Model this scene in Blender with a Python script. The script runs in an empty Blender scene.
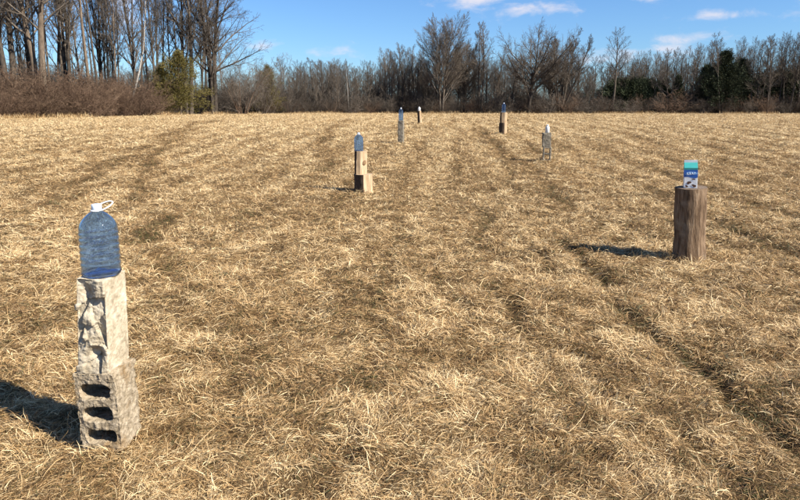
import bpy, bmesh, math, random
import numpy as np
from mathutils import Vector, Matrix, noise as mnoise

SC = bpy.context.scene
COL = SC.collection
rad = math.radians

# ------------------------------------------------------------------ numpy noise
def _hash(ix, iy, s):
    h = (ix.astype(np.int64) * 374761393 + iy.astype(np.int64) * 668265263 + s * 974711) & 0xFFFFFFFF
    h = ((h ^ (h >> 13)) * 1274126177) & 0xFFFFFFFF
    h = h ^ (h >> 16)
    return (h & 0xFFFF) / 65535.0

def vnoise(x, y, s=0):
    x = np.asarray(x, float); y = np.asarray(y, float)
    ix = np.floor(x); iy = np.floor(y)
    fx = x - ix; fy = y - iy
    fx = fx * fx * (3 - 2 * fx); fy = fy * fy * (3 - 2 * fy)
    a = _hash(ix, iy, s); b = _hash(ix + 1, iy, s); c = _hash(ix, iy + 1, s); d = _hash(ix + 1, iy + 1, s)
    return a + (b - a) * fx + (c - a) * fy + (a - b - c + d) * fx * fy

def fbm(x, y, s=0, o=3):
    t = 0; amp = 1; tot = 0
    for i in range(o):
        t = t + vnoise(x, y, s + i * 17) * amp; tot += amp
        amp *= .5; x = np.asarray(x) * 2.03 + 3.1; y = np.asarray(y) * 2.03 - 1.7
    return t / tot

def sstep(a, b, x):
    t = np.clip((x - a) / (b - a), 0, 1)
    return t * t * (3 - 2 * t)

# ------------------------------------------------------------------ camera maths
H = 1.55; F = 616.0; PY = 200.0
PIT = math.atan((PY - 103.0) / F)
CP, SP = math.cos(PIT), math.sin(PIT)

def ray(px, py):
    cx = (px - 400) / F; cy = (PY - py) / F
    return np.array([cx, CP + cy * SP, -SP + cy * CP])

# ------------------------------------------------------------------ ground shape
ROWA = math.atan(45 / F)
TRACKS = []          # polylines on the ground (wheel tracks)

def macro(x, y):
    z = np.interp(y, [-50, 10, 14, 18.5, 22, 28, 40, 60, 90, 3000], [0, 0, .1, .27, .38, .48, .52, .40, .0, .0])
    return z + .10 * (fbm(x / 9, y / 9, 5, 2) - .5) * sstep(12, 25, y)

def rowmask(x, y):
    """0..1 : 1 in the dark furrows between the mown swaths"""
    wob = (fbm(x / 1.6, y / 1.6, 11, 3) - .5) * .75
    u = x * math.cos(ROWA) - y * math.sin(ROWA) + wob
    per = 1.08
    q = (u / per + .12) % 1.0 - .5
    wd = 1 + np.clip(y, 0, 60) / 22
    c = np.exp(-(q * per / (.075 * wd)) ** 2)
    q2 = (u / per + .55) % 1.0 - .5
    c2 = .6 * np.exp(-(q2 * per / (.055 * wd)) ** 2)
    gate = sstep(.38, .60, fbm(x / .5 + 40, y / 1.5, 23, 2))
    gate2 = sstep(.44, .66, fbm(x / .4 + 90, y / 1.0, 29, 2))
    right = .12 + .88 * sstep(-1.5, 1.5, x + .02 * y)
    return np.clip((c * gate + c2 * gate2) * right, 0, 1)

def trackmask(x, y):
    m = np.zeros(np.shape(x))
    wx = x + (fbm(x / .8, y / .8, 51, 2) - .5) * .5
    for P in TRACKS:
        d = np.full(np.shape(x), 1e9)
        for (ax, ay), (bx, by) in zip(P[:-1], P[1:]):
            vx, vy = bx - ax, by - ay
            t = np.clip(((wx - ax) * vx + (y - ay) * vy) / (vx * vx + vy * vy), 0, 1)
            d = np.minimum(d, np.hypot(wx - ax - t * vx, y - ay - t * vy))
        m = np.maximum(m, np.exp(-(d / (.11 + .006 * y)) ** 2))
    return m * sstep(.2, .5, fbm(x / .7, y / 1.5, 61, 2))

def lumps(x, y):
    return .032 * (fbm(x / .36, y / .36, 3, 2) - .5) + .062 * (fbm(x / .12, y / .12, 7, 2) - .5) + .03 * (fbm(x / 1.5, y / 1.5, 4, 2) - .5)

def gz(x, y):
    x = np.asarray(x, float); y = np.asarray(y, float)
    near = 1 - sstep(60, 90, np.hypot(x, y))
    return macro(x, y) + (lumps(x, y) - .048 * rowmask(x, y) - .03 * trackmask(x, y)) * near

def hit(px, py, smooth=False):
    d = ray(px, py); f = macro if smooth else gz
    t = 1.2 * 1.0012 ** np.arange(3600)
    g = f(d[0] * t, d[1] * t); i = int(np.argmax(H + d[2] * t <= g))
    return d[0] * t[i], d[1] * t[i], float(g[i])

def solve_top(Y, py):
    cy = (PY - py) / F
    return H + Y * (cy * CP - SP) / (CP + cy * SP)

def x_at(px, Y, Z=.5):
    return (px - 400) / F * (Y * CP - (Z - H) * SP)

TRACKS.append([hit(a, b, True)[:2] for a, b in ((52, 215), (65, 198), (95, 170), (150, 145), (185, 128), (200, 121))])
TRACKS.append([hit(a, b, True)[:2] for a, b in ((165, 275), (155, 235), (140, 185), (152, 155), (188, 132), (215, 121))])
TRACKS.append([hit(a, b, True)[:2] for a, b in ((570, 210), (540, 178), (505, 150), (470, 128))])
TRACKS.append([hit(a, b, True)[:2] for a, b in ((335, 175), (322, 150), (330, 128), (350, 119))])

def edge_depth(cx):
    px = cx * F + 400
    return np.interp(px, [-600, -100, 0, 100, 150, 215, 270, 400, 600, 800, 1500], [34, 38, 42, 49, 56, 70, 88, 94, 92, 88, 70])

# ------------------------------------------------------------------ node materials
def newmat(name):
    m = bpy.data.materials.new(name); m.use_nodes = True
    nt = m.node_tree; b = nt.nodes['Principled BSDF']
    return m, nt, b

def N(nt, t, **kw):
    n = nt.nodes.new(t)
    for k, v in kw.items():
        if k in n.inputs: n.inputs[k].default_value = v
        else: setattr(n, k, v)
    return n

def ramp(nt, fac, stops):
    r = nt.nodes.new('ShaderNodeValToRGB'); e = r.color_ramp.elements
    while len(e) < len(stops): e.new(.5)
    for el, (p, c) in zip(e, stops):
        el.position = p; el.color = (*c, 1)
    nt.links.new(fac, r.inputs[0]); return r.outputs[0]

def noisy(name, stops, scale=20, detail=6, rough=.85, bump=.3, dist=.01, stretch=(1, 1, 1), spec=.3, rnd=0, second=None):
    m, nt, b = newmat(name)
    tc = N(nt, 'ShaderNodeTexCoord'); mp = N(nt, 'ShaderNodeMapping'); mp.inputs['Scale'].default_value = stretch
    nt.links.new(tc.outputs['Object'], mp.inputs[0])
    nz = N(nt, 'ShaderNodeTexNoise', Scale=scale, Detail=detail, Roughness=.62)
    nt.links.new(mp.outputs[0], nz.inputs['Vector'])
    c = ramp(nt, nz.outputs[0], stops)
    if second:
        sc2, lo, hi, colr = second
        n2 = N(nt, 'ShaderNodeTexNoise', Scale=sc2, Detail=5, Roughness=.6)
        nt.links.new(tc.outputs['Object'], n2.inputs['Vector'])
        mr = N(nt, 'ShaderNodeMapRange'); mr.inputs[1].default_value = lo; mr.inputs[2].default_value = hi
        nt.links.new(n2.outputs[0], mr.inputs[0])
        mx = N(nt, 'ShaderNodeMix', data_type='RGBA')
        nt.links.new(mr.outputs[0], mx.inputs[0]); nt.links.new(c, mx.inputs[6]); mx.inputs[7].default_value = (*colr, 1)
        c = mx.outputs[2]
    if rnd:
        oi = N(nt, 'ShaderNodeObjectInfo'); mr = N(nt, 'ShaderNodeMapRange')
        mr.inputs[3].default_value = 1 - rnd; mr.inputs[4].default_value = 1 + rnd
        nt.links.new(oi.outputs['Random'], mr.inputs[0])
        mx = N(nt, 'ShaderNodeVectorMath', operation='SCALE')
        nt.links.new(c, mx.inputs[0]); nt.links.new(mr.outputs[0], mx.inputs[3]); c = mx.outputs[0]
    nt.links.new(c, b.inputs['Base Color'])
    b.inputs['Roughness'].default_value = rough
    b.inputs['Specular IOR Level'].default_value = spec
    if bump:
        bp = N(nt, 'ShaderNodeBump', Strength=bump, Distance=dist)
        nt.links.new(nz.outputs[0], bp.inputs['Height']); nt.links.new(bp.outputs[0], b.inputs['Normal'])
    return m

def plain(name, c, rough=.5, spec=.4):
    m, nt, b = newmat(name)
    tc = N(nt, 'ShaderNodeTexCoord'); nz = N(nt, 'ShaderNodeTexNoise', Scale=35, Detail=4)
    nt.links.new(tc.outputs['Object'], nz.inputs['Vector'])
    nt.links.new(ramp(nt, nz.outputs[0], [(.3, tuple(v * .9 for v in c)), (.7, tuple(min(1, v * 1.06) for v in c))]), b.inputs['Base Color'])
    b.inputs['Roughness'].default_value = rough; b.inputs['Specular IOR Level'].default_value = spec
    return m

M = {}
M['bark'] = noisy('grey_bark', [(.3, (.042, .034, .026)), (.55, (.092, .074, .058)), (.75, (.17, .14, .11))], 5, 8, .95, .8, .04, (3, 3, .5), .1, .3)
M['warm_bark'] = noisy('warm_bark', [(.3, (.075, .054, .037)), (.55, (.16, .122, .088)), (.75, (.27, .215, .16))], 5, 8, .95, .8, .05, (3, 3, .5), .1, .25)
M['pale_bark'] = noisy('pale_bark', [(.3, (.2, .18, .155)), (.5, (.4, .36, .31)), (.75, (.52, .48, .42))], 6, 8, .9, .6, .03, (1, 1, 2.5), .1, .15)
M['twig'] = noisy('twig_brown', [(.3, (.068, .055, .043)), (.7, (.165, .135, .107))], 1.2, 3, .95, 0, 0, (1, 1, 1), .1, .3)
M['twig_red'] = noisy('brush_twig', [(.30, (.055, .033, .023)), (.5, (.13, .084, .056)), (.72, (.25, .17, .11))], .9, 4, .95, 0, 0, (1, 1, 1), .1, .3)
M['dark_twig'] = noisy('dark_twig', [(.3, (.04, .032, .026)), (.7, (.10, .082, .066))], 1.2, 3, .95, 0, 0, (1, 1, 1), .1)
M['cedar'] = noisy('cedar_leaf', [(.25, (.055, .048, .014)), (.5, (.115, .095, .024)), (.75, (.19, .145, .045))], 2.2, 5, .8, 0, 0, (1, 1, 1), .2, .1)
M['pine'] = noisy('pine_needle', [(.25, (.014, .021, .010)), (.5, (.030, .039, .017)), (.75, (.06, .066, .03))], 1.6, 5, .8, 0, 0, (1, 1, 1), .2, .2)
M['stone'] = noisy('limestone', [(.25, (.20, .15, .09)), (.48, (.40, .335, .235)), (.75, (.56, .49, .38))], 22, 12, .95, 1, .012, (1, 1, 1), .2, 0, (9, .57, .68, (.22, .175, .12)))
M['block'] = noisy('weathered_concrete', [(.27, (.10, .075, .045)), (.47, (.265, .21, .14)), (.75, (.45, .375, .275))], 34, 12, .95, 1, .015, (1, 1, 1), .15, 0, (7, .55, .68, (.21, .135, .065)))
M['grey_block'] = noisy('grey_concrete', [(.3, (.10, .085, .062)), (.5, (.175, .15, .112)), (.75, (.26, .228, .178))], 18, 8, .95, .8, .012, (1, 1, 1), .15)
M['stump'] = noisy('weathered_stump_wood', [(.27, (.032, .019, .011)), (.42, (.10, .061, .034)), (.58, (.19, .126, .076)), (.78, (.31, .23, .15))], 11, 11, .88, 1, .02, (2.6, 2.6, .42), .2, 0, (5, .54, .70, (.25, .19, .13)))
M['log_bark'] = noisy('dark_log_bark', [(.3, (.035, .023, .015)), (.55, (.085, .058, .04)), (.8, (.16, .118, .085))], 14, 8, .95, 1, .02, (2.5, 2.5, .5), .1)
M['split'] = noisy('split_wood', [(.25, (.20, .125, .065)), (.5, (.38, .265, .155)), (.75, (.56, .43, .285))], 9, 8, .75, .5, .01, (3.5, 3.5, .35), .25)
M['cut'] = noisy('cut_wood', [(.3, (.22, .155, .10)), (.55, (.38, .285, .19)), (.8, (.5, .39, .27))], 30, 6, .85, .5, .006, (1, 1, 1), .2)
M['old_cut'] = noisy('old_cut_wood', [(.3, (.07, .048, .033)), (.55, (.15, .108, .075)), (.8, (.25, .195, .145))], 30, 6, .9, .6, .006, (1, 1, 1), .2)
M['knot'] = noisy('wood_knot', [(.3, (.11, .06, .03)), (.7, (.27, .165, .08))], 30, 5, .8, .4, .006)
M['white'] = plain('white_plastic', (.8, .8, .79), .4)
M['milkwhite'] = plain('milky_jug_plastic', (.55, .55, .53), .35)
M['carton'] = plain('white_carton', (.80, .79, .77), .45)
M['teal'] = plain('teal_carton_print', (.045, .29, .27), .4)
M['blue'] = plain('blue_carton_print', (.03, .12, .42), .4)
M['lightblue'] = plain('light_blue_carton_print', (.22, .42, .72), .4)
M['choc'] = plain('brown_carton_print', (.10, .045, .025), .5)
M['bluecap'] = plain('pale_blue_cap', (.62, .72, .85), .35)

def glassmat(name, c, rough=.02):
    m, nt, b = newmat(name)
    tc = N(nt, 'ShaderNodeTexCoord'); nz = N(nt, 'ShaderNodeTexNoise', Scale=14, Detail=3)
    nt.links.new(tc.outputs['Object'], nz.inputs['Vector'])
    bp = N(nt, 'ShaderNodeBump', Strength=.03, Distance=.01)
    nt.links.new(nz.outputs[0], bp.inputs['Height']); nt.links.new(bp.outputs[0], b.inputs['Normal'])
    b.inputs['Base Color'].default_value = (*c, 1)
    b.inputs['Transmission Weight'].default_value = .985
    b.inputs['IOR'].default_value = 1.4
    b.inputs['Roughness'].default_value = rough
    return m
M['bottle'] = glassmat('blue_clear_plastic', (.49, .68, .985))

# grass and ground
def grassmat(name):
    m, nt, b = newmat(name)
    at = N(nt, 'ShaderNodeAttribute', attribute_name='tone')
    c = ramp(nt, at.outputs['Fac'], [(0, (.08, .08, .025)), (.08, (.07, .037, .015)), (.33, (.24, .138, .055)), (.62, (.505, .33, .148)), (1, (.84, .66, .385))])
    nt.links.new(c, b.inputs['Base Color'])
    b.inputs['Roughness'].default_value = .6; b.inputs['Specular IOR Level'].default_value = .35
    tr = N(nt, 'ShaderNodeBsdfTranslucent'); nt.links.new(c, tr.inputs['Color'])
    mx = N(nt, 'ShaderNodeMixShader'); mx.inputs[0].default_value = .22
    nt.links.new(b.outputs[0], mx.inputs[1]); nt.links.new(tr.outputs[0], mx.inputs[2])
    nt.links.new(mx.outputs[0], nt.nodes['Material Output'].inputs['Surface'])
    return m
M['grass'] = grassmat('dry_straw_grass')

def groundmat():
    m, nt, b = newmat('thatch_ground')
    tc = N(nt, 'ShaderNodeTexCoord')
    n1 = N(nt, 'ShaderNodeTexNoise', Scale=75, Detail=8, Roughness=.75); nt.links.new(tc.outputs['Object'], n1.inputs['Vector'])
    n2 = N(nt, 'ShaderNodeTexNoise', Scale=1.1, Detail=5, Roughness=.6); nt.links.new(tc.outputs['Object'], n2.inputs['Vector'])
    ad = N(nt, 'ShaderNodeMath', operation='MULTIPLY_ADD'); nt.links.new(n2.outputs[0], ad.inputs[0]); ad.inputs[1].default_value = .45
    mu = N(nt, 'ShaderNodeMath', operation='MULTIPLY'); nt.links.new(n1.outputs[0], mu.inputs[0]); mu.inputs[1].default_value = .55
    nt.links.new(mu.outputs[0], ad.inputs[2])
    thatch = ramp(nt, ad.outputs[0], [(.34, (.03, .018, .009)), (.5, (.15, .095, .044)), (.64, (.36, .245, .12))])
    litter = ramp(nt, ad.outputs[0], [(.32, (.05, .034, .022)), (.5, (.10, .07, .045)), (.68, (.17, .125, .08))])
    at = N(nt, 'ShaderNodeAttribute', attribute_name='wood')
    mx = N(nt, 'ShaderNodeMix', data_type='RGBA'); nt.links.new(at.outputs['Fac'], mx.inputs[0])
    nt.links.new(thatch, mx.inputs[6]); nt.links.new(litter, mx.inputs[7])
    nt.links.new(mx.outputs[2], b.inputs['Base Color'])
    b.inputs['Roughness'].default_value = .95; b.inputs['Specular IOR Level'].default_value = .1
    bp = N(nt, 'ShaderNodeBump', Strength=1, Distance=.05)
    nt.links.new(n1.outputs[0], bp.inputs['Height']); nt.links.new(bp.outputs[0], b.inputs['Normal'])
    return m
M['ground'] = groundmat()

# ------------------------------------------------------------------ object helpers
def link(name, me, mat=None, parent=None, loc=None):
    o = bpy.data.objects.new(name, me); COL.objects.link(o)
    if mat and me: me.materials.clear(); me.materials.append(mat)
    if parent: o.parent = parent
    if loc is not None: o.location = loc
    return o

def tag(o, label, cat, group=None):
    o['label'] = label; o['category'] = cat
    if group: o['group'] = group
    return o

def empty(name, loc, label, cat, group=None, rot=(0, 0, 0), s=1):
    o = bpy.data.objects.new(name, None); COL.objects.link(o); o.empty_display_size = .2
    o.location = loc; o.rotation_euler = rot; o.scale = (s, s, s) if not hasattr(s, '__len__') else s
    return tag(o, label, cat, group)

def mesh_np(name, V, T, smooth=False):
    """triangles or quads from numpy arrays"""
    me = bpy.data.meshes.new(name)
    V = np.ascontiguousarray(V, np.float32); T = np.ascontiguousarray(T, np.int32); k = T.shape[1]
    me.vertices.add(len(V)); me.vertices.foreach_set('co', V.ravel())
    me.loops.add(T.size); me.loops.foreach_set('vertex_index', T.ravel())
    me.polygons.add(len(T)); me.polygons.foreach_set('loop_start', np.arange(len(T), dtype=np.int32) * k)
    me.update(calc_edges=True)
    if smooth: me.polygons.foreach_set('use_smooth', np.ones(len(T), bool))
    return me

def bm_mesh(name, bm, smooth=True):
    me = bpy.data.meshes.new(name); bm.normal_update(); bm.to_mesh(me); bm.free()
    if smooth: me.polygons.foreach_set('use_smooth', np.ones(len(me.polygons), bool))
    return me

def lathe(profile, n=40, close=True):
    bm = bmesh.new(); rings = []
    for r, z in profile:
        rings.append([bm.verts.new((r * math.cos(2 * math.pi * i / n), r * math.sin(2 * math.pi * i / n), z)) for i in range(n)])
    for a, b in zip(rings[:-1], rings[1:]):
        for i in range(n): bm.faces.new((a[i], a[(i + 1) % n], b[(i + 1) % n], b[i]))
    if close:
        bm.faces.new(rings[0][::-1]); bm.faces.new(rings[-1])
    return bm

def tube_bm(pts, r, n=8, closed=False):
    bm = bmesh.new(); rings = []; P = [Vector(p) for p in pts]; m = len(P)
    for i, p in enumerate(P):
        a = P[(i - 1) % m] if (closed or i) else p; b = P[(i + 1) % m] if (closed or i < m - 1) else p
        t = (b - a).normalized(); u = t.cross(Vector((.3, .5, .8))).normalized(); v = t.cross(u)
        rings.append([bm.verts.new(p + (u * math.cos(2 * math.pi * k / n) + v * math.sin(2 * math.pi * k / n)) * r) for k in range(n)])
    for i in range(m if closed else m - 1):
        a = rings[i]; b = rings[(i + 1) % m]
        for k in range(n): bm.faces.new((a[k], a[(k + 1) % n], b[(k + 1) % n], b[k]))
    if not closed: bm.faces.new(rings[0][::-1]); bm.faces.new(rings[-1])
    return bm

def vn(p, s, off=0):
    return mnoise.noise(Vector((p[0] * s + off, p[1] * s + off * 1.7, p[2] * s - off)))

def fb(p, s, off=0):
    return vn(p, s, off) + .5 * vn(p, s * 2.1, off + 5) + .25 * vn(p, s * 4.3, off + 9)

# ------------------------------------------------------------------ masonry by boolean + remesh
def box_mesh(w, d, h):
    bm = bmesh.new(); bmesh.ops.create_cube(bm, size=1)
    bmesh.ops.scale(bm, vec=(w, d, h), verts=bm.verts); bmesh.ops.translate(bm, vec=(0, 0, h / 2), verts=bm.verts)
    return bm_mesh('box', bm, False)

def stadium(w, h, d, r, cz, y0, cx=0, n=8):
    bm = bmesh.new(); pts = []
    for sx, sz, a0 in ((1, 1, 0), (-1, 1, 90), (-1, -1, 180), (1, -1, 270)):
        for k in range(n + 1):
            a = rad(a0 + 90 * k / n)
            pts.append((cx + sx * (w / 2 - r) + r * math.cos(a), cz + sz * (h / 2 - r) + r * math.sin(a)))
    f = bm.faces.new([bm.verts.new((x, y0, z)) for x, z in pts])
    e = bmesh.ops.extrude_face_region(bm, geom=[f])
    bmesh.ops.translate(bm, vec=(0, d, 0), verts=[v for v in e['geom'] if isinstance(v, bmesh.types.BMVert)])
    bmesh.ops.recalc_face_normals(bm, faces=bm.faces)
    return bm_mesh('cut', bm, False)

def carve(base, cutters, voxel, fn, smooth_it=2):
    o = link('work', base); cs = []
    for c in cutters:
        co = link('work_cut', c); cs.append(co)
        md = o.modifiers.new('b', 'BOOLEAN'); md.operation = 'DIFFERENCE'; md.object = co; md.solver = 'EXACT'
    md = o.modifiers.new('r', 'REMESH'); md.mode = 'VOXEL'; md.voxel_size = voxel
    if smooth_it:
        md = o.modifiers.new('s', 'SMOOTH'); md.iterations = smooth_it; md.factor = .5
    dg = bpy.context.evaluated_depsgraph_get(); dg.update()
    me = bpy.data.meshes.new_from_object(o.evaluated_get(dg))
    for q in [o] + cs: bpy.data.objects.remove(q)
    nrm = [v.normal.copy() for v in me.vertices]
    for v, nn in zip(me.vertices, nrm): v.co = fn(v.co.copy(), nn)
    me.polygons.foreach_set('use_smooth', np.ones(len(me.polygons), bool))
    return me

# hollow block on end, cores towards the camera
def blk_fn(p, n):
    p = p + n * (.0055 * fb(p, 12, 3) + .0035 * fb(p, 55, 8) - .005 * max(0, vn(p, 42, 15) - .25) + .002 * vn(p, 130, 2))
    # worn arrises and the chipped top front corner
    e = max(0, abs(p.x) - .07) / .03 + max(0, abs(p.y) - .07) / .03
    p += -n * .004 * min(1.5, e) * (1 + fb(p, 25, 1))
    t = max(0, p.z - .29) / .08
    p.x += -.012 * t * t * (1 if p.y < -.03 else 0) * (1 if p.x > .03 else 0)
    return p
blk = carve(box_mesh(.195, .19, .37), [stadium(.136, .066, .15, .027, z, -.12, x) for z, x in ((.072, .004), (.178, .0), (.284, -.004))], .0033, blk_fn)

_fr = random.Random(12)
FACETS = [(_fr.uniform(-.07, .07), _fr.uniform(0, .43), _fr.uniform(-.012, .012), _fr.uniform(-.28, .28), _fr.uniform(-.22, .22)) for _ in range(17)]
def limestone_fn(p, n):
    if n.y < -.25 or n.x < -.5:
        k = min(1, (abs(min(n.y, 0)) + (.08 if n.x < -.5 else 0)))
        wx = p.x + .012 * vn(p, 18, 3); wz = p.z + .018 * vn(p, 14, 6)
        best = min(FACETS, key=lambda f: (wx - f[0]) ** 2 * 1.6 + (wz - f[1]) ** 2)
        dd_ = best[2] + best[3] * (wx - best[0]) + best[4] * (wz - best[1])
        dd_ = max(-.024, min(.010, dd_))
        p = p + Vector((n.x, n.y, 0)) * k * (dd_ + .004 * fb(p, 34, 2) + .002 * fb(p, 90, 4))
        g = math.exp(-((p.z - .10) / .035) ** 2 - ((p.x - .012) / .035) ** 2)
        p.y += .032 * g
        g = math.exp(-((p.z - .37) / .03) ** 2 - ((p.x + .015) / .03) ** 2)
        p.y += .024 * g
        p.x = max(p.x, -.072)
        if p.x < 0: p.x *= 1 + .22 * (1 - min(1, p.z / .4)) 
    else:
        p = p + n * (.0022 * fb(p, 22, 7) + .001 * fb(p, 80, 7))
    return p
lime = carve(box_mesh(.13, .17, .432), [], .0032, limestone_fn, 1)

def post_fn(p, n): return p + n * (.008 * fb(p, 9, 31) + .004 * fb(p, 30, 8))

def put(name, px, py, label, cat, rotz=0, group=None, lean=(0, 0), sink=.0, s=1):
    x, y, z = hit(px, py)
    return empty(name, (x, y, z - sink), label, cat, group, (rad(lean[0]), rad(lean[1]), rad(rotz)), s)

# ---- pile at left
bx, by, bz = hit(103, 449)
by += .095
bz = float(gz(bx, by)) + .002
o = link('hollow_concrete_block', blk, M['block'], None, (bx, by, bz))
o.rotation_euler = (0, rad(-1.8), rad(-4))
tag(o, 'weathered hollow concrete block standing on end with three dark oval cores, under the rough stone', 'concrete block')
TOP1 = bz + .366
sx, sy = bx - .008, by + .005
o = link('limestone_block', lime, M['stone'], None, (sx, sy, TOP1 - .004))
o.rotation_euler = (0, rad(1.5), rad(-6))
tag(o, 'upright pale limestone block with rough split front, beneath the large blue jug', 'stone block')
TOP2 = TOP1 + .430

# ------------------------------------------------------------------ water bottles
def bottle_profile(R=.082, hb=.29):
    pr = [(R * .92, 0), (R * .97, .004), (R * .992, .010), (R, .02)]
    zs = np.linspace(.036, hb * .70, 46)
    for z in zs:
        rib = .0034 * (0.5 - .5 * math.cos(2 * math.pi * (z - .036) / (hb * .70 - .036) * 6))
        pr.append((R - .0034 + rib * (1 if z < hb * .66 else .5), z))
    for t in np.linspace(.06, 1, 16):
        pr.append((.021 + (R - .0235) * math.cos(t * math.pi / 2) ** .78, hb * .70 + t * (hb * .275)))
    # smooth decreasing shoulder
    out = [pr[0]]
    for r, z in pr[1:]:
        if z > out[-1][1]: out.append((r, z))
    last = out[-1]
    out.append((.021, hb * .99)); out.append((.019, hb)); return out
def shell(n=56, t=.0024):
    out = bottle_profile(); inn = [(max(.004, r - t), z + (t * 2.5 if z < .012 else 0)) for r, z in out if z < .288]
    inn = [(inn[0][0], .006)] + [p for p in inn if p[1] > .007]
    a = lathe(out, n); b = lathe(inn, n)
    bmesh.ops.reverse_faces(b, faces=b.faces)
    me = bpy.data.meshes.new('inner'); b.to_mesh(me); b.free(); a.from_mesh(me)
    return a
B_BODY = bm_mesh('bottle_body', shell())
B_CAP = bm_mesh('bottle_cap', lathe([(.0195, 0), (.021, .002), (.021, .02), (.0185, .0235), (.008, .0245)], 28))
B_RING = bm_mesh('bottle_ring', lathe([(.021, 0), (.026, .001), (.026, .005), (.021, .007)], 28))
hp = []
for k in range(28):
    a = 2 * math.pi * k / 28
    u = .042 * math.cos(a) + .026; v = .025 * math.sin(a)
    hp.append((u, v * .8, .012 + .35 * u + .55 * v))
B_HAND = bm_mesh('bottle_handle', tube_bm(hp, .0031, 8, True))

def bottle(loc, label, s=1, rotz=0, far=False, rings=True, lean=(0, 0)):
    t = empty('water_bottle', loc, label, 'bottle', 'blue water bottles set on the targets', (rad(lean[0]), rad(lean[1]), rad(rotz)), s)
    link('body', B_BODY, None, t).data
    if not B_BODY.materials: B_BODY.materials.append(M['bottle'])
    if not B_CAP.materials: B_CAP.materials.append(M['bluecap'])
    if not B_RING.materials: B_RING.materials.append(M['white']); B_HAND.materials.append(M['white'])
    link('cap', B_CAP, None, t, (0, 0, .291))
    link('neck_ring', B_RING, None, t, (0, 0, .2835))
    if rings: link('handle', B_HAND, None, t, (0, 0, .283))
    return t
bottle((sx + .012, sy + .002, TOP2 - .001), 'largest clear blue water jug with white loop handle, on the limestone block at front left', 1.0, 8)

# ------------------------------------------------------------------ logs
def log(root, section, h, marks, topmat, seed, rough=.006, flare=0., res=.016):
    """section: list of (x, y) CCW; marks[i]: material key of the wall from point i to i+1"""
    keys = []
    for k in marks:
        if k not in keys: keys.append(k)
    n = len(section); nz = max(4, int(h / .03))
    def P(x, y, z):
        f = 1 + flare * max(0, 1 - z / (h * .45)) ** 2
        q = Vector((x * f, y * f, z))
        d = Vector((x, y, 0)); d = d.normalized() if d.length else d
        q2 = Vector((x, y, z * .35))
        return q + d * rough * (fb(q2, 9, seed) + .5 * fb(q2, 32, seed + 3))
    top = []
    for key in keys:
        bm = bmesh.new()
        for i in range(n):
            if marks[i] != key: continue
            a = section[i]; b = section[(i + 1) % n]
            m = max(1, int(math.hypot(b[0] - a[0], b[1] - a[1]) / res))
            cols = []
            for j in range(m + 1):
                x = a[0] + (b[0] - a[0]) * j / m; y = a[1] + (b[1] - a[1]) * j / m
                cols.append([bm.verts.new(P(x, y, h * k / nz)) for k in range(nz + 1)])
            for c0, c1 in zip(cols[:-1], cols[1:]):
                for k in range(nz): bm.faces.new((c0[k], c1[k], c1[k + 1], c0[k + 1]))
        bmesh.ops.remove_doubles(bm, verts=bm.verts, dist=1e-5)
        link({'log_bark': 'bark', 'split': 'split_face', 'stump': 'weathered_side'}[key], bm_mesh(key, bm), M[key], root)
    bm = bmesh.new(); ring = []
    for i in range(n):
        a = section[i]; b = section[(i + 1) % n]
        m = max(1, int(math.hypot(b[0] - a[0], b[1] - a[1]) / res))
        for j in range(m):
            x = a[0] + (b[0] - a[0]) * j / m; y = a[1] + (b[1] - a[1]) * j / m
            ring.append(P(x, y, h))
    c = sum(ring, Vector()) / len(ring); prev = None
    for t in (1, .75, .5, .25):
        cur = [bm.verts.new(c + (p - c) * t + Vector((0, 0, (.003 * fb(p * t, 20, seed) if t < 1 else 0)))) for p in ring]
        if prev:
            for i in range(len(ring)):
                k = (i + 1) % len(ring); bm.faces.new((prev[i], prev[k], cur[k], cur[i]))
        prev = cur
    bm.faces.new(prev)
    link('cut_end', bm_mesh('cut_end', bm), M[topmat], root)

def arc(r, a0, a1, n, cx=0, cy=0):
    return [(cx + r * math.cos(rad(a0 + (a1 - a0) * k / n)), cy + r * math.sin(rad(a0 + (a1 - a0) * k / n))) for k in range(n + 1)]

# tall stump at right with the milk carton
x, y, z = hit(695, 262); y += .13; z = float(gz(x, y))
t = empty('wooden_stump', (x, y, z - .03), 'tall weathered brown log standing on end with the milk carton on top', 'log', None, (0, rad(-3.0), rad(20)))
sec = []
for k in range(28):
    a = 2 * math.pi * k / 28
    r = .145 * (1 + .035 * math.sin(2 * a + 1) + .03 * math.sin(5 * a + 2) - .05 * math.exp(-((a - 4.9) / .12) ** 2) + .045 * math.exp(-((a - 5.3) / .3) ** 2))
    sec.append((r * math.cos(a), r * math.sin(a)))
log(t, sec, .765, ['stump'] * 28, 'old_cut', 3, .009, .12, .012)
STX, STY, STZ = x - .039, y, z - .03 + .764

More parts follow.
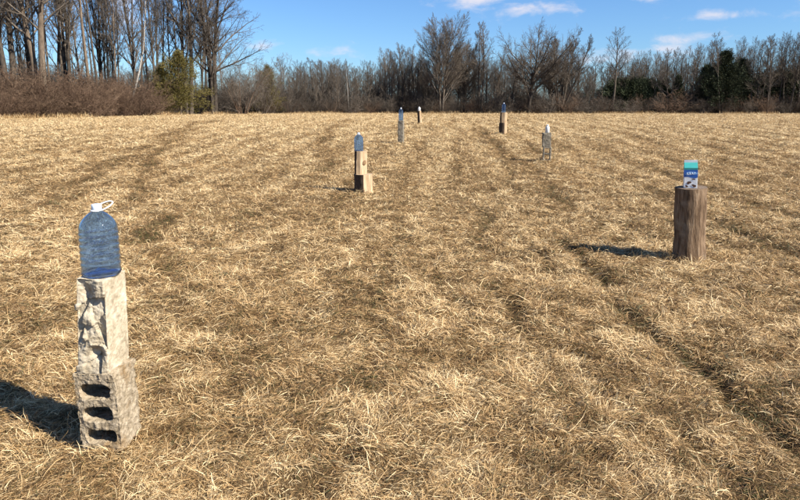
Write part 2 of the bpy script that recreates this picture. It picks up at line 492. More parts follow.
# milk carton
def carton(loc, rotz):
    w = .094; hb = .185; hg = .045; hr = .022; q = w / 2
    t = empty('milk_carton', loc, 'gable topped milk carton in teal, blue and white with brown patches on a tall log', 'carton', None, (0, rad(-2), rad(rotz)), (1.28, 1.28, 1.07))
    bm = bmesh.new(); bmesh.ops.create_cube(bm, size=1)
    bmesh.ops.scale(bm, vec=(w, w, hb), verts=bm.verts); bmesh.ops.translate(bm, vec=(0, 0, hb / 2), verts=bm.verts)
    bmesh.ops.bevel(bm, geom=[e for e in bm.edges if abs(e.verts[0].co.z - e.verts[1].co.z) > .1], offset=.003, segments=2, affect='EDGES')
    link('body', bm_mesh('carton_body', bm, False), M['carton'], t)
    bm = bmesh.new(); V = lambda a, b, c: bm.verts.new((a, b, c)); z0 = hb + .0005
    a0, a1, a2, a3 = V(-q, -q, z0), V(q, -q, z0), V(q, q, z0), V(-q, q, z0)
    r0, r1 = V(-q, -.003, z0 + hg), V(q, -.003, z0 + hg); s0, s1 = V(-q, .003, z0 + hg), V(q, .003, z0 + hg)
    i0, i1 = V(-q + .022, 0, z0 + hg * .72), V(q - .022, 0, z0 + hg * .72)
    for f in ((a0, a1, r1, r0), (a2, a3, s0, s1), (a1, a2, i1), (a3, a0, i0), (a0, r0, i0), (r1, a1, i1), (a2, s1, i1), (s0, a3, i0)): bm.faces.new(f)
    link('gable', bm_mesh('carton_gable', bm, False), M['teal'], t)
    bm = bmesh.new(); bmesh.ops.create_cube(bm, size=1); bmesh.ops.scale(bm, vec=(w, .007, hr), verts=bm.verts)
    bmesh.ops.translate(bm, vec=(0, 0, hb + hg + hr / 2), verts=bm.verts)
    link('top_seal', bm_mesh('carton_seal', bm, False), M['carton'], t)
    # printed bands wrap the body as a thin sleeve
    def sleeve(z0, z1, mat, nm, e=.0008, wav=0):
        bm = bmesh.new(); lo = []; hi = []; pts = []
        for (ax, ay), (bx_, by_) in zip([(-1, -1), (1, -1), (1, 1), (-1, 1)], [(1, -1), (1, 1), (-1, 1), (-1, -1)]):
            for k in range(8): pts.append(((ax + (bx_ - ax) * k / 8) * (q + e), (ay + (by_ - ay) * k / 8) * (q + e)))
        for i, (a, b) in enumerate(pts):
            lo.append(bm.verts.new((a, b, z0 + wav * math.sin(i * math.pi / 4)))); hi.append(bm.verts.new((a, b, z1)))
        for i in range(len(pts)):
            k = (i + 1) % len(pts); bm.faces.new((lo[i], lo[k], hi[k], hi[i]))
        return link(nm, bm_mesh('band', bm, False), mat, t)
    sleeve(.098, .172, M['blue'], 'blue_band', .0008, .007)
    sleeve(.168, hb, M['teal'], 'teal_band', .0012)
    def patch(cx, cz, rx, rz, mat, nm, side, seed, e=.0016):
        bm = bmesh.new(); vs = []
        for k in range(20):
            a = 2 * math.pi * k / 20; r = 1 + .28 * math.sin(2 * a + seed) + .15 * math.sin(3 * a + seed * 2)
            u = cx + rx * r * math.cos(a); v = cz + rz * r * math.sin(a)
            u = max(-q + .002, min(q - .002, u))
            vs.append(bm.verts.new((u, -q - e, v) if side == 0 else (q + e, u, v)))
        bm.faces.new(vs); link(nm, bm_mesh('patch', bm, False), mat, t)
    for sd in (0, 1):
        patch(0, .135, .033, .020, M['lightblue'], 'logo_patch', sd, 1.0)
        patch(-.012, .050, .013, .015, M['choc'], 'brown_patch', sd, .7)
        patch(.020, .082, .010, .007, M['choc'], 'brown_patch', sd, 2.1)
        patch(.024, .022, .015, .012, M['choc'], 'brown_patch', sd, 3.3)
        patch(-.027, .016, .012, .008, M['choc'], 'brown_patch', sd, 4.0)
        # flowing white script on the blue band
        pts = []
        for k in range(40):
            u = k / 39; a = (-.030 + .060 * u); zz = .131 + .008 * u + .011 * math.sin(u * 22) * (1 - .4 * u)
            a += .004 * math.cos(u * 22)
            pts.append((a, -q - .0022, zz) if sd == 0 else (q + .0022, a, zz))
        link('script_print', bm_mesh('script', tube_bm(pts, .0017, 5)), M['carton'], t)
carton((STX - .012, STY - .02, STZ - .001), -22)

# two stacked split logs with a bottle (centre left)
x, y, z = hit(362, 193); y += .1; z = float(gz(x, y)) - .02
t = empty('split_log', (x, y, z), 'short thick split log with dark bark at left, lower of the pair holding a bottle', 'log', None, (0, rad(-1), 0))
sec = arc(.205, 150, 262, 9, .065, .02) + [(.175, -.125), (.185, .03), (.03, .11)]
log(t, sec, .345, ['log_bark'] * 9 + ['split', 'split', 'split', 'split'], 'cut', 7, .007, .10)
t = empty('split_log', (x - .03, y + .0, z + .343), 'slim upright split log with tan face and brown knot, on the short thick log', 'log', None, (0, rad(1), rad(4)))
sec = arc(.19, 165, 215, 5, .085, .02) + [(.0, -.105), (.115, -.05), (.105, .055), (-.03, .085)]
log(t, sec, .40, ['log_bark'] * 5 + ['split'] * 5, 'cut', 9, .009, .0)
bm = bmesh.new(); bmesh.ops.create_uvsphere(bm, u_segments=12, v_segments=8, radius=1)
bmesh.ops.scale(bm, vec=(.036, .016, .05), verts=bm.verts)
k = link('knot', bm_mesh('knot', bm), M['knot'], t, (.062, -.072, .20)); k.rotation_euler = (0, rad(25), rad(25))
bottle((x - .055, y, z + .744), 'blue water bottle on the slim tan split log left of centre', 1.0, 60, rings=False)

# rough post with bottle
x, y, z = hit(401, 143.6); zc = y
hpost = solve_top(y, 120.5) - z
me = carve(box_mesh(.175, .16, hpost + .03), [], .012, post_fn, 1)
o = link('concrete_post', me, M['grey_block'], None, (x, y, z - .03)); o.rotation_euler = (0, 0, rad(-12))
tag(o, 'tall narrow grey concrete post in the mid field with a blue bottle on it', 'concrete post')
sc = (solve_top(y, 107.5) - z - hpost) / .317
bottle((x + .0, y, z + hpost - .002), 'blue water bottle on top of the narrow grey concrete post', (.88, .88, sc), 20, rings=False)

# farthest split log with white jug
x, y, z = hit(420, 124); ht = solve_top(y, 110.8) - z
t = empty('split_log', (x, y, z - .02), 'farthest split log, dark bark and pale split side, leaning under a white jug', 'log', None, (0, rad(-4), 0))
sec = arc(.13, 140, 262, 8, .03, .01) + [(.085, -.09), (.10, .02), (.02, .08)]
log(t, sec, ht + .02, ['log_bark'] * 8 + ['split'] * 4, 'cut', 17, .008, .35)
jx, jy, jz = x - .045, y, z + ht - .015
t = empty('white_jug', (jx, jy, jz), 'small white plastic jug standing on the farthest split log', 'jug', None, (0, 0, rad(30)), .95)
bm = lathe([(.060, 0), (.070, .008), (.072, .12), (.066, .15), (.045, .185), (.022, .205), (.020, .215)], 20)
link('body', bm_mesh('jug', bm), M['milkwhite'], t)
link('cap', bm_mesh('jug_cap', lathe([(.022, .0), (.022, .018), (.018, .021)], 16)), M['white'], t, (0, 0, .2155))
link('handle', bm_mesh('jug_handle', tube_bm([(.03, 0, .195), (.07, 0, .185), (.088, 0, .15), (.085, 0, .10), (.066, 0, .085)], .01, 8)), M['milkwhite'], t)

# two stacked logs, right of centre
x, y, z = hit(503, 134.2); hm = solve_top(y, 122.6) - z; ht = solve_top(y, 112.4) - z
t = empty('split_log', (x, y, z - .03), 'lower of two stacked logs near the trees, dark left and pale right', 'log', None, (0, 0, rad(8)))
sec = arc(.155, 130, 272, 10, .0, .0) + [(.12, -.10), (.14, .02), (.02, .12)]
log(t, sec, hm + .03, ['log_bark'] * 10 + ['split'] * 4, 'cut', 27, .008, .06)
t = empty('split_log', (x + .005, y, z + hm - .001), 'upper of two stacked logs near the trees, pale split face toward the sun', 'log', None, (0, rad(1), rad(-10)))
sec = arc(.145, 140, 235, 8, .01, .0) + [(.05, -.13), (.13, -.05), (.12, .06), (.0, .12)]
log(t, sec, ht - hm, ['log_bark'] * 8 + ['split'] * 5, 'cut', 29, .009, -.08)
sc = (solve_top(y, 102.6) - z - ht) / .317
bottle((x + .005, y, z + ht - .003), 'blue water bottle topping the two stacked logs near the trees', (.9, .9, sc), 100, rings=False)

# grey blocks, one hollow and one solid, with a white bottle
x, y, z = hit(546.5, 160.5); hm = solve_top(y, 146.8) - z; ht = solve_top(y, 132.6) - z
me = carve(box_mesh(.195, .19, hm + .02), [stadium(.115, .125, .4, .02, (hm + .02) * f, -.2) for f in (.30, .74)], .008, lambda p, n: p + n * .004 * fb(p, 20, 5), 1)
o = link('hollow_concrete_block', me, M['grey_block'], None, (x, y, z - .02)); o.rotation_euler = (0, rad(1), rad(-14))
tag(o, 'small grey hollow block with two square holes seen through, under a solid grey block', 'concrete block')
me = carve(box_mesh(.20, .17, ht - hm), [], .009, post_fn, 1)
o = link('solid_concrete_block', me, M['grey_block'], None, (x - .018, y, z + hm - .003)); o.rotation_euler = (0, 0, rad(-8))
tag(o, 'solid dark grey block on end, on the hollow block, under the small white bottle', 'concrete block')
t = empty('white_bottle', (x - .005, y, z + ht - .003), 'small white bottle standing on the solid grey block', 'bottle', None, (0, 0, 0), 1)
link('body', bm_mesh('white_body', lathe([(.044, 0), (.050, .006), (.050, .125), (.040, .15), (.022, .165), (.02, .17)], 24)), M['milkwhite'], t)
link('cap', bm_mesh('white_cap', lathe([(.024, 0), (.024, .02), (.02, .023)], 18)), M['bluecap'], t, (0, 0, .1705))

# ------------------------------------------------------------------ trees
class Tubes:
    def __init__(s): s.b = {}
    def add(s, pts, rr, n):
        s.b.setdefault((len(pts), n), []).append((pts, rr))
    def arrays(s):
        VV = []; QQ = []; off = 0
        for (k, n), L in s.b.items():
            P = np.array([a for a, _ in L], float); R = np.array([r for _, r in L], float)
            Tn = np.gradient(P, axis=1); Tn /= np.linalg.norm(Tn, axis=2, keepdims=True) + 1e-9
            ref = np.where(np.abs(Tn[..., 2:3]) > .9, np.array([1., .1, 0]), np.array([.1, 0, 1.]))
            U = np.cross(Tn, ref); U /= np.linalg.norm(U, axis=2, keepdims=True) + 1e-9
            W = np.cross(Tn, U)
            a = np.arange(n) * 2 * math.pi / n
            V = P[:, :, None] + R[:, :, None, None] * (U[:, :, None] * np.cos(a)[None, None, :, None] + W[:, :, None] * np.sin(a)[None, None, :, None])
            t = len(L); idx = np.arange(t * k * n).reshape(t, k, n)
            nx = np.roll(idx, -1, 2)
            Q = np.stack([idx[:, :-1], nx[:, :-1], nx[:, 1:], idx[:, 1:]], -1).reshape(-1, 4)
            VV.append(V.reshape(-1, 3)); QQ.append(Q + off); off += V.size // 3
        return np.concatenate(VV), np.concatenate(QQ)

def unit(v):
    return v / (np.linalg.norm(v) + 1e-9)

def grow(rng, tr, cr, p, d, L, r, lev, P, rtop=.25):
    """trunk tubes go to tr (level 0), everything finer to cr"""
    n = P['seg'][lev]; pts = [p]; rr = [r]; dirs = [d]
    for i in range(n):
        d = unit(d + rng.normal(0, P['gnarl'][lev], 3) + np.array([0, 0, P['up'][lev]]))
        p = p + d * (L / n); pts.append(p); dirs.append(d)
        f = (i + 1) / n; rr.append(max(r * (1 - f * (1 - rtop)), P['rmin'] * .55))
    (tr if lev == 0 else cr).add(np.array(pts), rr, P['side'][lev])
    if lev + 1 >= len(P['seg']): return
    nc = P['kids'][lev]; nc = max(1, int(round(nc * (L / P['L0'] if lev == 0 else 1) * rng.uniform(.8, 1.2))))
    az = rng.uniform(0, 6.28)
    for c in range(nc):
        t = P['t0'][lev] + (1 - P['t0'][lev]) * ((c + rng.uniform(.2, .8)) / nc)
        q = t * n; i = min(int(q), n - 1); f = q - i
        bp = pts[i] * (1 - f) + pts[i + 1] * f; bd = dirs[i + 1]; br = rr[i] * (1 - f) + rr[i + 1] * f
        az += 2.4 + rng.normal(0, .35)
        ref = np.array([1., 0, 0]) if abs(bd[2]) > .8 else np.array([0, 0, 1.])
        u = unit(np.cross(bd, ref)); w = np.cross(bd, u)
        an = rad(P['ang'][lev] * rng.uniform(.75, 1.25)) * (1 - .35 * t)
        cd = unit(bd * math.cos(an) + (u * math.cos(az) + w * math.sin(az)) * math.sin(an))
        sh = P['shape'][lev]
        cl = L * P['ratio'][lev] * (sh[0] + (sh[1] - sh[0]) * t) * rng.uniform(.75, 1.2)
        crad = min(br * P.get('rk', .62), max(P['rmin'], cl * P.get('slim', .02)))
        grow(rng, tr, cr, bp, cd, cl, crad, lev + 1, P)

def tree_proto(seed, P, stems=1, spread=0, lean=0):
    rng = np.random.default_rng(seed); tr = Tubes(); cr = Tubes()
    for s in range(stems):
        a = rng.uniform(0, 6.28) if stems > 1 else 0
        if stems > 1: a = 6.28 * s / stems + rng.normal(0, .3)
        d = unit(np.array([math.cos(a) * spread + lean, math.sin(a) * spread, 1.]))
        p = np.array([math.cos(a) * .12 * (stems > 1), math.sin(a) * .12 * (stems > 1), -.25])
        k = 1 if s == 0 else rng.uniform(.72, .98)
        grow(rng, tr, cr, p, d, P['L0'] * k, P['r0'] * k, 0, P, P.get('rtop', .2))
    V, Q = tr.arrays(); V2, Q2 = cr.arrays()
    h = max(V[:, 2].max(), V2[:, 2].max())
    return mesh_np('trunk', V, Q, True), mesh_np('crown', V2, Q2, False), h

base = dict(L0=14, r0=.17, seg=(12, 6, 4, 3, 2), gnarl=(.022, .10, .14, .18, .2), up=(.03, .07, .05, .03, .02),
            kids=(22, 7, 5, 4), t0=(.3, .2, .15, .1), ang=(48, 42, 42, 45), ratio=(.36, .48, .5, .55),
            shape=((1.1, .35), (1.1, .5), (1, .6), (1, .6)), side=(7, 4, 3, 3, 3), rmin=.011)
def PP(**k):
    q = dict(base); q.update(k); return q
PR = {}
PR['slender_a'] = tree_proto(1, PP(kids=(17, 8, 6, 4), t0=(.38, .2, .15, .1), ratio=(.26, .5, .5, .55), ang=(38, 40, 42, 45), r0=.105))
PR['slender_b'] = tree_proto(2, PP(kids=(13, 7, 6, 4), t0=(.5, .2, .15, .1), ratio=(.28, .5, .5, .55), ang=(34, 40, 42, 45), r0=.12, gnarl=(.026, .12, .15, .18, .2)))
PR['slender_c'] = tree_proto(3, PP(kids=(24, 6, 4, 3), t0=(.22, .2, .15, .1), ratio=(.24, .5, .5, .55), ang=(50, 40, 42, 45), r0=.14))
FG = (.02, .07, .10, .12, .14)
PR['oval'] = tree_proto(52, PP(kids=(26, 11, 8, 5), t0=(.14, .2, .12, .1), ratio=(.6, .45, .5, .5), ang=(40, 32, 34, 38), up=(.03, .045, .04, .03, .02), gnarl=FG, shape=((1.1, .55), (1.1, .55), (1, .6), (1, .6)), r0=.18, L0=10, rmin=.014), 2, .07)
PR['broad'] = tree_proto(61, PP(L0=5.0, kids=(17, 12, 8, 5), t0=(.35, .18, .12, .1), ratio=(1.15, .42, .48, .5), ang=(66, 46, 40, 42), up=(.02, .045, .03, .02, .02), gnarl=(.04, .10, .13, .14, .15), shape=((.95, 1.1), (1.1, .6), (1, .6), (1, .6)), r0=.27, rtop=.7, rmin=.014), 1)
FR = dict(rmin=.017, slim=.021, gnarl=FG, side=(6, 4, 3, 3))
PR['far_a'] = tree_proto(41, PP(kids=(20, 9, 7), seg=(10, 4, 3, 2), t0=(.26, .2, .12), ang=(40, 36, 38), ratio=(.27, .46, .55), r0=.15, **FR))
PR['far_b'] = tree_proto(42, PP(kids=(15, 9, 7), seg=(10, 4, 3, 2), t0=(.40, .2, .12), ang=(34, 36, 38), ratio=(.34, .46, .55), r0=.15, **FR))
PR['far_c'] = tree_proto(43, PP(kids=(24, 9, 7), seg=(10, 4, 3, 2), t0=(.18, .2, .12), ang=(50, 38, 38), ratio=(.30, .46, .55), r0=.16, **FR))
PR['far_twin'] = tree_proto(44, PP(kids=(16, 9, 7), seg=(10, 4, 3, 2), t0=(.3, .2, .12), ang=(36, 36, 38), ratio=(.30, .46, .55), r0=.15, **FR), 2, .07)
PR['far_fan'] = tree_proto(45, PP(kids=(12, 8, 6), seg=(10, 4, 3, 2), t0=(.32, .2, .12), ang=(38, 36, 38), ratio=(.30, .48, .55), r0=.14, **FR), 4, .2)
PR['fan'] = tree_proto(6, PP(L0=11, kids=(13, 10, 7, 4), t0=(.34, .2, .12, .1), ratio=(.34, .42, .5, .5), ang=(34, 34, 36, 38), gnarl=FG, r0=.15, rmin=.014), 6, .26)
PR['twin'] = tree_proto(7, PP(kids=(18, 9, 7, 4), t0=(.3, .2, .12, .1), ratio=(.30, .44, .5, .5), ang=(34, 34, 36, 38), gnarl=FG, r0=.17, rmin=.014), 2, .07)
PR['oak'] = tree_proto(8, PP(L0=15, kids=(17, 8, 6, 4), t0=(.40, .22, .15, .1), ratio=(.42, .46, .5, .55), ang=(54, 46, 46, 48), gnarl=(.045, .14, .17, .2, .2), r0=.3, slim=.021), 2, .10)
PR['wide'] = tree_proto(9, PP(L0=15, kids=(22, 8, 6, 4), t0=(.26, .22, .15, .1), ratio=(.42, .46, .5, .55), ang=(56, 44, 44, 46), up=(.03, .05, .05, .03, .02), r0=.2), 3, .07)
PR['leaner'] = tree_proto(10, PP(L0=13, kids=(12, 6, 4, 3), t0=(.4, .2, .15, .1), ratio=(.28, .5, .5, .55), ang=(40, 40, 42, 45), gnarl=(.06, .12, .15, .18, .2), r0=.13, up=(.05, .07, .05, .03, .02)), 1, 0, .42)
# brush
bp_ = dict(L0=2.9, r0=.021, seg=(7, 4, 3, 2), gnarl=(.10, .2, .25, .25), up=(.0, .05, .0, .0), kids=(8, 4, 3), t0=(.12, .1, .1), ang=(42, 45, 50),
           ratio=(.42, .5, .55), shape=((1.1, .5), (1, .6), (1, .6)), side=(4, 3, 3, 3), rmin=.0085)
PR['shrub_a'] = tree_proto(21, bp_, 16, .42)
PR['shrub_b'] = tree_proto(22, dict(bp_, L0=2.4, up=(-.03, .02, 0, 0), gnarl=(.15, .2, .25, .25)), 20, .6)
PR['shrub_c'] = tree_proto(23, dict(bp_, L0=3.4, kids=(11, 5, 3)), 12, .3)
PR['thicket'] = tree_proto(24, dict(bp_, L0=5.0, r0=.035, kids=(15, 7, 4), ratio=(.42, .5, .55), rmin=.009), 12, .5)

def spray_tree(seed, h, rbase, n, leaf, shape, droop=-.1, z0=.05, rise=.25):
    """evergreen: trunk, limbs all round it, and many small leafy sprays along each limb"""
    rng = np.random.default_rng(seed); tr = Tubes()
    tr.add(np.array([[0, 0, -.2 + (h + .1) * k / 8] for k in range(9)]) + rng.normal(0, .02, (9, 3)), [.12 * h / 6 * (1 - k / 8.6) for k in range(9)], 7)
    P = []; D = []
    for i in range(n):
        z = z0 + (1 - z0) * ((i + rng.random()) / n) ** .9
        a = i * 2.4 + rng.normal(0, .5)
        R = rbase * shape(z) * rng.uniform(.55, 1.25) + .1
        if rng.random() < .12: R *= 1.25
        c = np.array([math.cos(a), math.sin(a), 0])
        d = unit(c + np.array([0, 0, rise * rng.uniform(.2, 1.8)]))
        base_ = np.array([0, 0, z * h]); tipz = droop * R
        tr.add(np.array([base_, base_ + d * R * .55, base_ + d * R + [0, 0, tipz]]), [.02, .013, .006], 3)
        m = int(10 + 34 * R / rbase)
        for k in range(m):
            f = rng.uniform(.22, 1.02); q = base_ + d * R * f + np.array([0, 0, tipz * f * f])
            side = rng.normal(0, .16, 3) * R * (1.15 - f) + rng.normal(0, leaf * .9, 3)
            for j in range(5):
                P.append(q + side + rng.normal(0, leaf * .6, 3)); D.append(unit(d + unit(side) * .8 + rng.normal(0, .45, 3) + [0, 0, .25]))
    P = np.array(P); D = np.array(D); m = len(P)
    S = np.cross(D, rng.normal(0, 1, (m, 3))); S /= np.linalg.norm(S, axis=1, keepdims=True) + 1e-9
    L = leaf * .72 * rng.uniform(.6, 1.5, (m, 1)); W = leaf * .20 * rng.uniform(.6, 1.3, (m, 1))
    V = np.stack([P - D * L * .5, P + S * W, P + D * L, P - S * W], 1).reshape(-1, 3)
    Q = np.arange(m * 4).reshape(m, 4)
    V1, Q1 = tr.arrays()
    return mesh_np('trunk', V1, Q1, True), mesh_np('foliage', V, Q), h
PR['cedar'] = spray_tree(31, 5.0, 2.0, 135, .105, lambda z: min(1, (1.04 - z) * 1.7) * (.85 + .3 * math.sin(z * 11)), -.08, .04, .5)
PR['pine'] = spray_tree(32, 9.0, 3.3, 200, .2, lambda z: min(1, (1.08 - z) * 1.45), -.05, .08, .35)
PR['spruce'] = spray_tree(33, 6.0, 1.7, 170, .16, lambda z: (1.02 - z), -.15, .05, .1)
PR['low_green'] = spray_tree(34, 4.2, 3.6, 190, .2, lambda z: math.sqrt(max(0, 1 - z ** 2.2)), 0, .05, .25)

rnd = random.Random(5)
_mats = {}
def plant(name, proto, px, dd, label, cat, group=None, top=None, h=None, bark='bark', twig='twig', rot=None, wide=1.0, crown='crown', trunk='trunk', lean=(0, 0)):
    """dd: metres behind the field edge at that bearing"""
    Y = float(edge_depth((px - 400) / F)) + dd
    X = x_at(px, Y); z = float(macro(X, Y))
    t, c, h0 = PR[proto]
    if top is not None: h = solve_top(Y, top) - z
    s = h / h0
    o = empty(name, (X, Y, z - .03), label, cat, group, (rad(lean[0]), rad(lean[1]), rad(rot if rot is not None else rnd.uniform(0, 360))), (s * wide, s * wide, s))
    key = (proto, bark, twig)
    if key not in _mats:
        a, b = t.copy(), c.copy(); a.materials.clear(); b.materials.clear()
        a.materials.append(M[bark]); b.materials.append(M[twig]); _mats[key] = (a, b)
    a, b = _mats[key]
    link(trunk, a, None, o); link(crown, b, None, o)
    return o

# --- left wood: trees that leave the top of the frame
plant('bare_tree', 'oak', 46, 2.5, 'thickest forked bare tree with tan bark in the left brush', 'tree', None, h=17.5, bark='warm_bark', rot=-8)
plant('bare_tree', 'oak', 12, 5, 'dark forked bare tree nearest the left edge of the photo', 'tree', None, h=16.5, rot=95)
plant('bare_tree', 'slender_b', 91, 3.0, 'straight bare tree with sunlit orange tan lower trunk between thick fork and pale leaner', 'tree', None, h=17, bark='warm_bark', rot=130, wide=1.15, lean=(0, -3.5))
plant('leaning_tree', 'leaner', 127, 3.0, 'pale barked thin tree leaning right out of the brush', 'tree', None, h=11, bark='pale_bark', rot=0)
plant('bare_tree', 'twin', 189, 5, 'dark twin trunk bare tree directly behind the olive cedar', 'tree', None, h=19, bark='bark', rot=10, wide=1.3)
plant('bare_tree', 'wide', 214, 1.0, 'large three stemmed bare tree whose crown ends the left wood', 'tree', None, h=21, bark='bark', rot=30, wide=1.15)
LW = 'bare trees of the left wood'
LWL = 'slender grey bare tree among the close trunks of the left wood'
for i, px in enumerate((-70, -48, -30, -12, 3, 19, 29, 38, 60, 70, 78, 84, 100, 107, 113, 120, 136, 143, 150, 158, 166, 174, 182, 198, 205, 224, -5, 7, 24, 34, 53, 64, 74, 96, 104, 117, 140, 163, 202)):
    plant('bare_tree', ('slender_a', 'slender_b', 'slender_c', 'twin', 'slender_b')[(i * 7) % 5], px, rnd.uniform(5, 17) + (6 if 170 < px < 210 else 0),
          LWL, 'tree', LW, h=rnd.uniform(14, 20) * (1 if px < 170 else .95), bark='warm_bark' if i % 5 == 0 else 'bark', wide=rnd.uniform(.72, 1.02))
# brush in front of the left wood
BL = 'brown bare shrub in the dense brush below the left wood'
for i in range(54):
    px = -75 + i * 4.4 + rnd.uniform(-3, 3)
    row = i % 3; mid_ = 160 < px < 206
    if mid_ and row: continue
    plant('bare_shrub', ('shrub_a', 'shrub_b', 'shrub_c')[rnd.randrange(3)], px, -1.2 + row * 1.6 - 1.6 * mid_ + rnd.uniform(-.4, .4), BL, 'shrub', 'brush along the left wood',
          h=(rnd.uniform(1.7, 3.1) + row * .75) * (.5 if mid_ else 1), bark='twig_red', twig='twig_red', wide=rnd.uniform(1, 1.35), crown='twigs', trunk='stems')
plant('cedar_tree', 'cedar', 181, -1.5, 'olive green cedar bush in front of the dark twin trunks', 'evergreen tree', None, top=52, rot=0, bark='warm_bark', twig='cedar', crown='foliage', wide=1.12)
plant('cedar_tree', 'cedar', 163, 1.5, 'smaller olive cedar half hidden left of the larger cedar bush', 'evergreen tree', None, top=66, rot=120, bark='warm_bark', twig='cedar', crown='foliage', wide=.8)
plant('bare_shrub', 'thicket', 243, -6, 'largest rounded brown thicket at the right end of the left wood', 'shrub', None, top=47, rot=0, bark='twig_red', twig='twig', crown='twigs', trunk='stems', wide=.92)
plant('bare_shrub', 'thicket', 262, -2, 'rounded brown thicket with green tinge beside the largest thicket', 'shrub', None, top=52, rot=90, bark='twig', twig='twig', crown='twigs', trunk='stems', wide=.8)
plant('cedar_tree', 'cedar', 268, 1, 'dim green cedar behind the rounded brown thickets', 'evergreen tree', None, top=66, rot=200, bark='warm_bark', twig='cedar', crown='foliage', wide=.9)

# --- middle treeline
plant('bare_tree', 'oval', 441, -.5, 'tallest oval crowned bare tree, left of centre in the far treeline', 'tree', None, top=11, rot=0, wide=1.06)
plant('bare_tree', 'twin', 480, 1.5, 'tall narrow twin stemmed bare tree right of the oval crowned one', 'tree', None, top=20, rot=0, wide=1.15)
plant('bare_tree', 'slender_c', 493, 2, 'thin bare tree leaning right between the twin stemmed and broad trees', 'tree', None, top=42, rot=0, wide=1.1, lean=(0, 6))
plant('bare_tree', 'broad', 529, -.5, 'broad round crowned bare tree with spreading limbs, centre of treeline', 'tree', None, top=20, rot=0, wide=.84)
plant('bare_tree', 'broad', 551, 3, 'second round crowned bare tree overlapping the right side of the broad crown', 'tree', None, top=26, rot=140, wide=.78)
plant('bare_tree', 'oval', 464, 4, 'dense vase shaped bare tree half hidden right of the tallest oval crown', 'tree', None, top=38, rot=90, wide=1.15)
plant('bare_tree', 'fan', 560, 1, 'many stemmed bare tree fanning out right of the broad round crown', 'tree', None, top=24, rot=10, wide=1.05, lean=(0, 4))
plant('bare_tree', 'far_b', 612, 1, 'tall lone bare tree standing above the low evergreens', 'tree', None, top=26, rot=10, wide=1.55)
plant('bare_tree', 'slender_b', 602, 2, 'short bare tree just left of the tall lone tree', 'tree', None, top=54, rot=80, wide=1.4)
plant('pale_tree', 'slender_b', 349, .5, 'thin pale trunked tree in the low treeline left of the oval tree', 'tree', None, top=58, rot=0, bark='pale_bark', wide=.8)
MG, ML = 'bare trees of the low middle treeline', 'grey bare tree in the low even stretch of treeline left of the oval crown'
prof = lambda px: float(np.interp(px, [265, 285, 310, 330, 350, 365, 380, 395, 412, 425], [68, 68, 64, 57, 62, 62, 50, 43, 44, 48]))
for i in range(64):
    px = 266 + i * 2.5 + rnd.uniform(-2, 2)
    plant('bare_tree', ('far_a', 'far_c', 'far_twin', 'far_b', 'far_fan')[rnd.randrange(5)], px, rnd.uniform(1, 14), ML, 'tree', MG, top=prof(px) + rnd.uniform(-2, 11), wide=rnd.uniform(1.0, 1.5), twig='twig')
CG, CL = 'bare trees filling between the large crowns', 'slim grey bare tree filling in below the large crowns of the centre treeline'
for i in range(50):
    px = 412 + i * 3.8 + rnd.uniform(-3, 3)
    lo = float(np.interp(px, [415, 470, 490, 505, 555, 580, 600], [60, 56, 52, 62, 62, 54, 72]))
    plant('bare_tree', ('far_a', 'far_c', 'far_twin', 'far_b')[rnd.randrange(4)], px, rnd.uniform(2, 16), CL, 'tree', CG, top=lo + rnd.uniform(-2, 18), wide=rnd.uniform(1, 1.4))
# --- right treeline
plant('pine_tree', 'pine', 722, .8, 'largest dark green pine at the right of the treeline', 'evergreen tree', None, top=52, rot=0, twig='pine', crown='foliage', wide=.95)
plant('pine_tree', 'pine', 738, 4, 'dark pine just right of the largest pine', 'evergreen tree', None, top=60, rot=140, twig='pine', crown='foliage', wide=.9)
plant('pine_tree', 'pine', 704, 5, 'dark pine partly hidden at the left of the largest pine', 'evergreen tree', None, top=66, rot=250, twig='pine', crown='foliage', wide=.9)
plant('spruce_tree', 'spruce', 664, 3, 'small pointed dark spruce between low evergreen mound and the pines', 'evergreen tree', None, top=79, rot=0, twig='pine', crown='foliage', wide=1.05)
plant('spruce_tree', 'spruce', 676, 5, 'second small spruce nearest the left side of the pines', 'evergreen tree', None, top=76, rot=70, twig='pine', crown='foliage', wide=1)
plant('evergreen_bush', 'low_green', 626, 4, 'low dark green mound below the tall lone bare tree', 'evergreen bush', None, top=81, rot=0, twig='pine', crown='foliage', wide=.95)
plant('evergreen_bush', 'low_green', 645, 6, 'low dark green mound just left of the small pointed spruce', 'evergreen bush', None, top=82, rot=90, twig='pine', crown='foliage', wide=.85)
plant('evergreen_bush', 'low_green', 782, 9, 'low dark evergreen band behind thin trunks near the right edge', 'evergreen bush', None, top=74, rot=45, twig='pine', crown='foliage', wide=1.1)
plant('bare_tree', 'slender_a', 790, 1, 'tallest bare tree near the right edge of the photo', 'tree', None, top=20, rot=200, wide=1.4)
plant('bare_tree', 'slender_b', 719, -.5, 'bare tree rising out of the top of the largest pine', 'tree', None, top=31, rot=33, wide=1.3)
RG, RL = 'thin bare trees of the right treeline', 'thin straight bare tree in the sparse right stretch of treeline'
for i in range(54):
    px = 618 + i * 4.0 + rnd.uniform(-2.5, 2.5)
    tp = float(np.interp(px, [620, 640, 660, 690, 700, 730, 760, 800], [52, 46, 48, 44, 36, 36, 32, 26]))
    plant('bare_tree', ('far_a', 'far_b', 'far_c', 'far_b')[rnd.randrange(4)], px, rnd.uniform(-.5, 12), RL, 'tree', RG, top=tp + abs(rnd.gauss(0, 7)), wide=rnd.uniform(.9, 1.35))
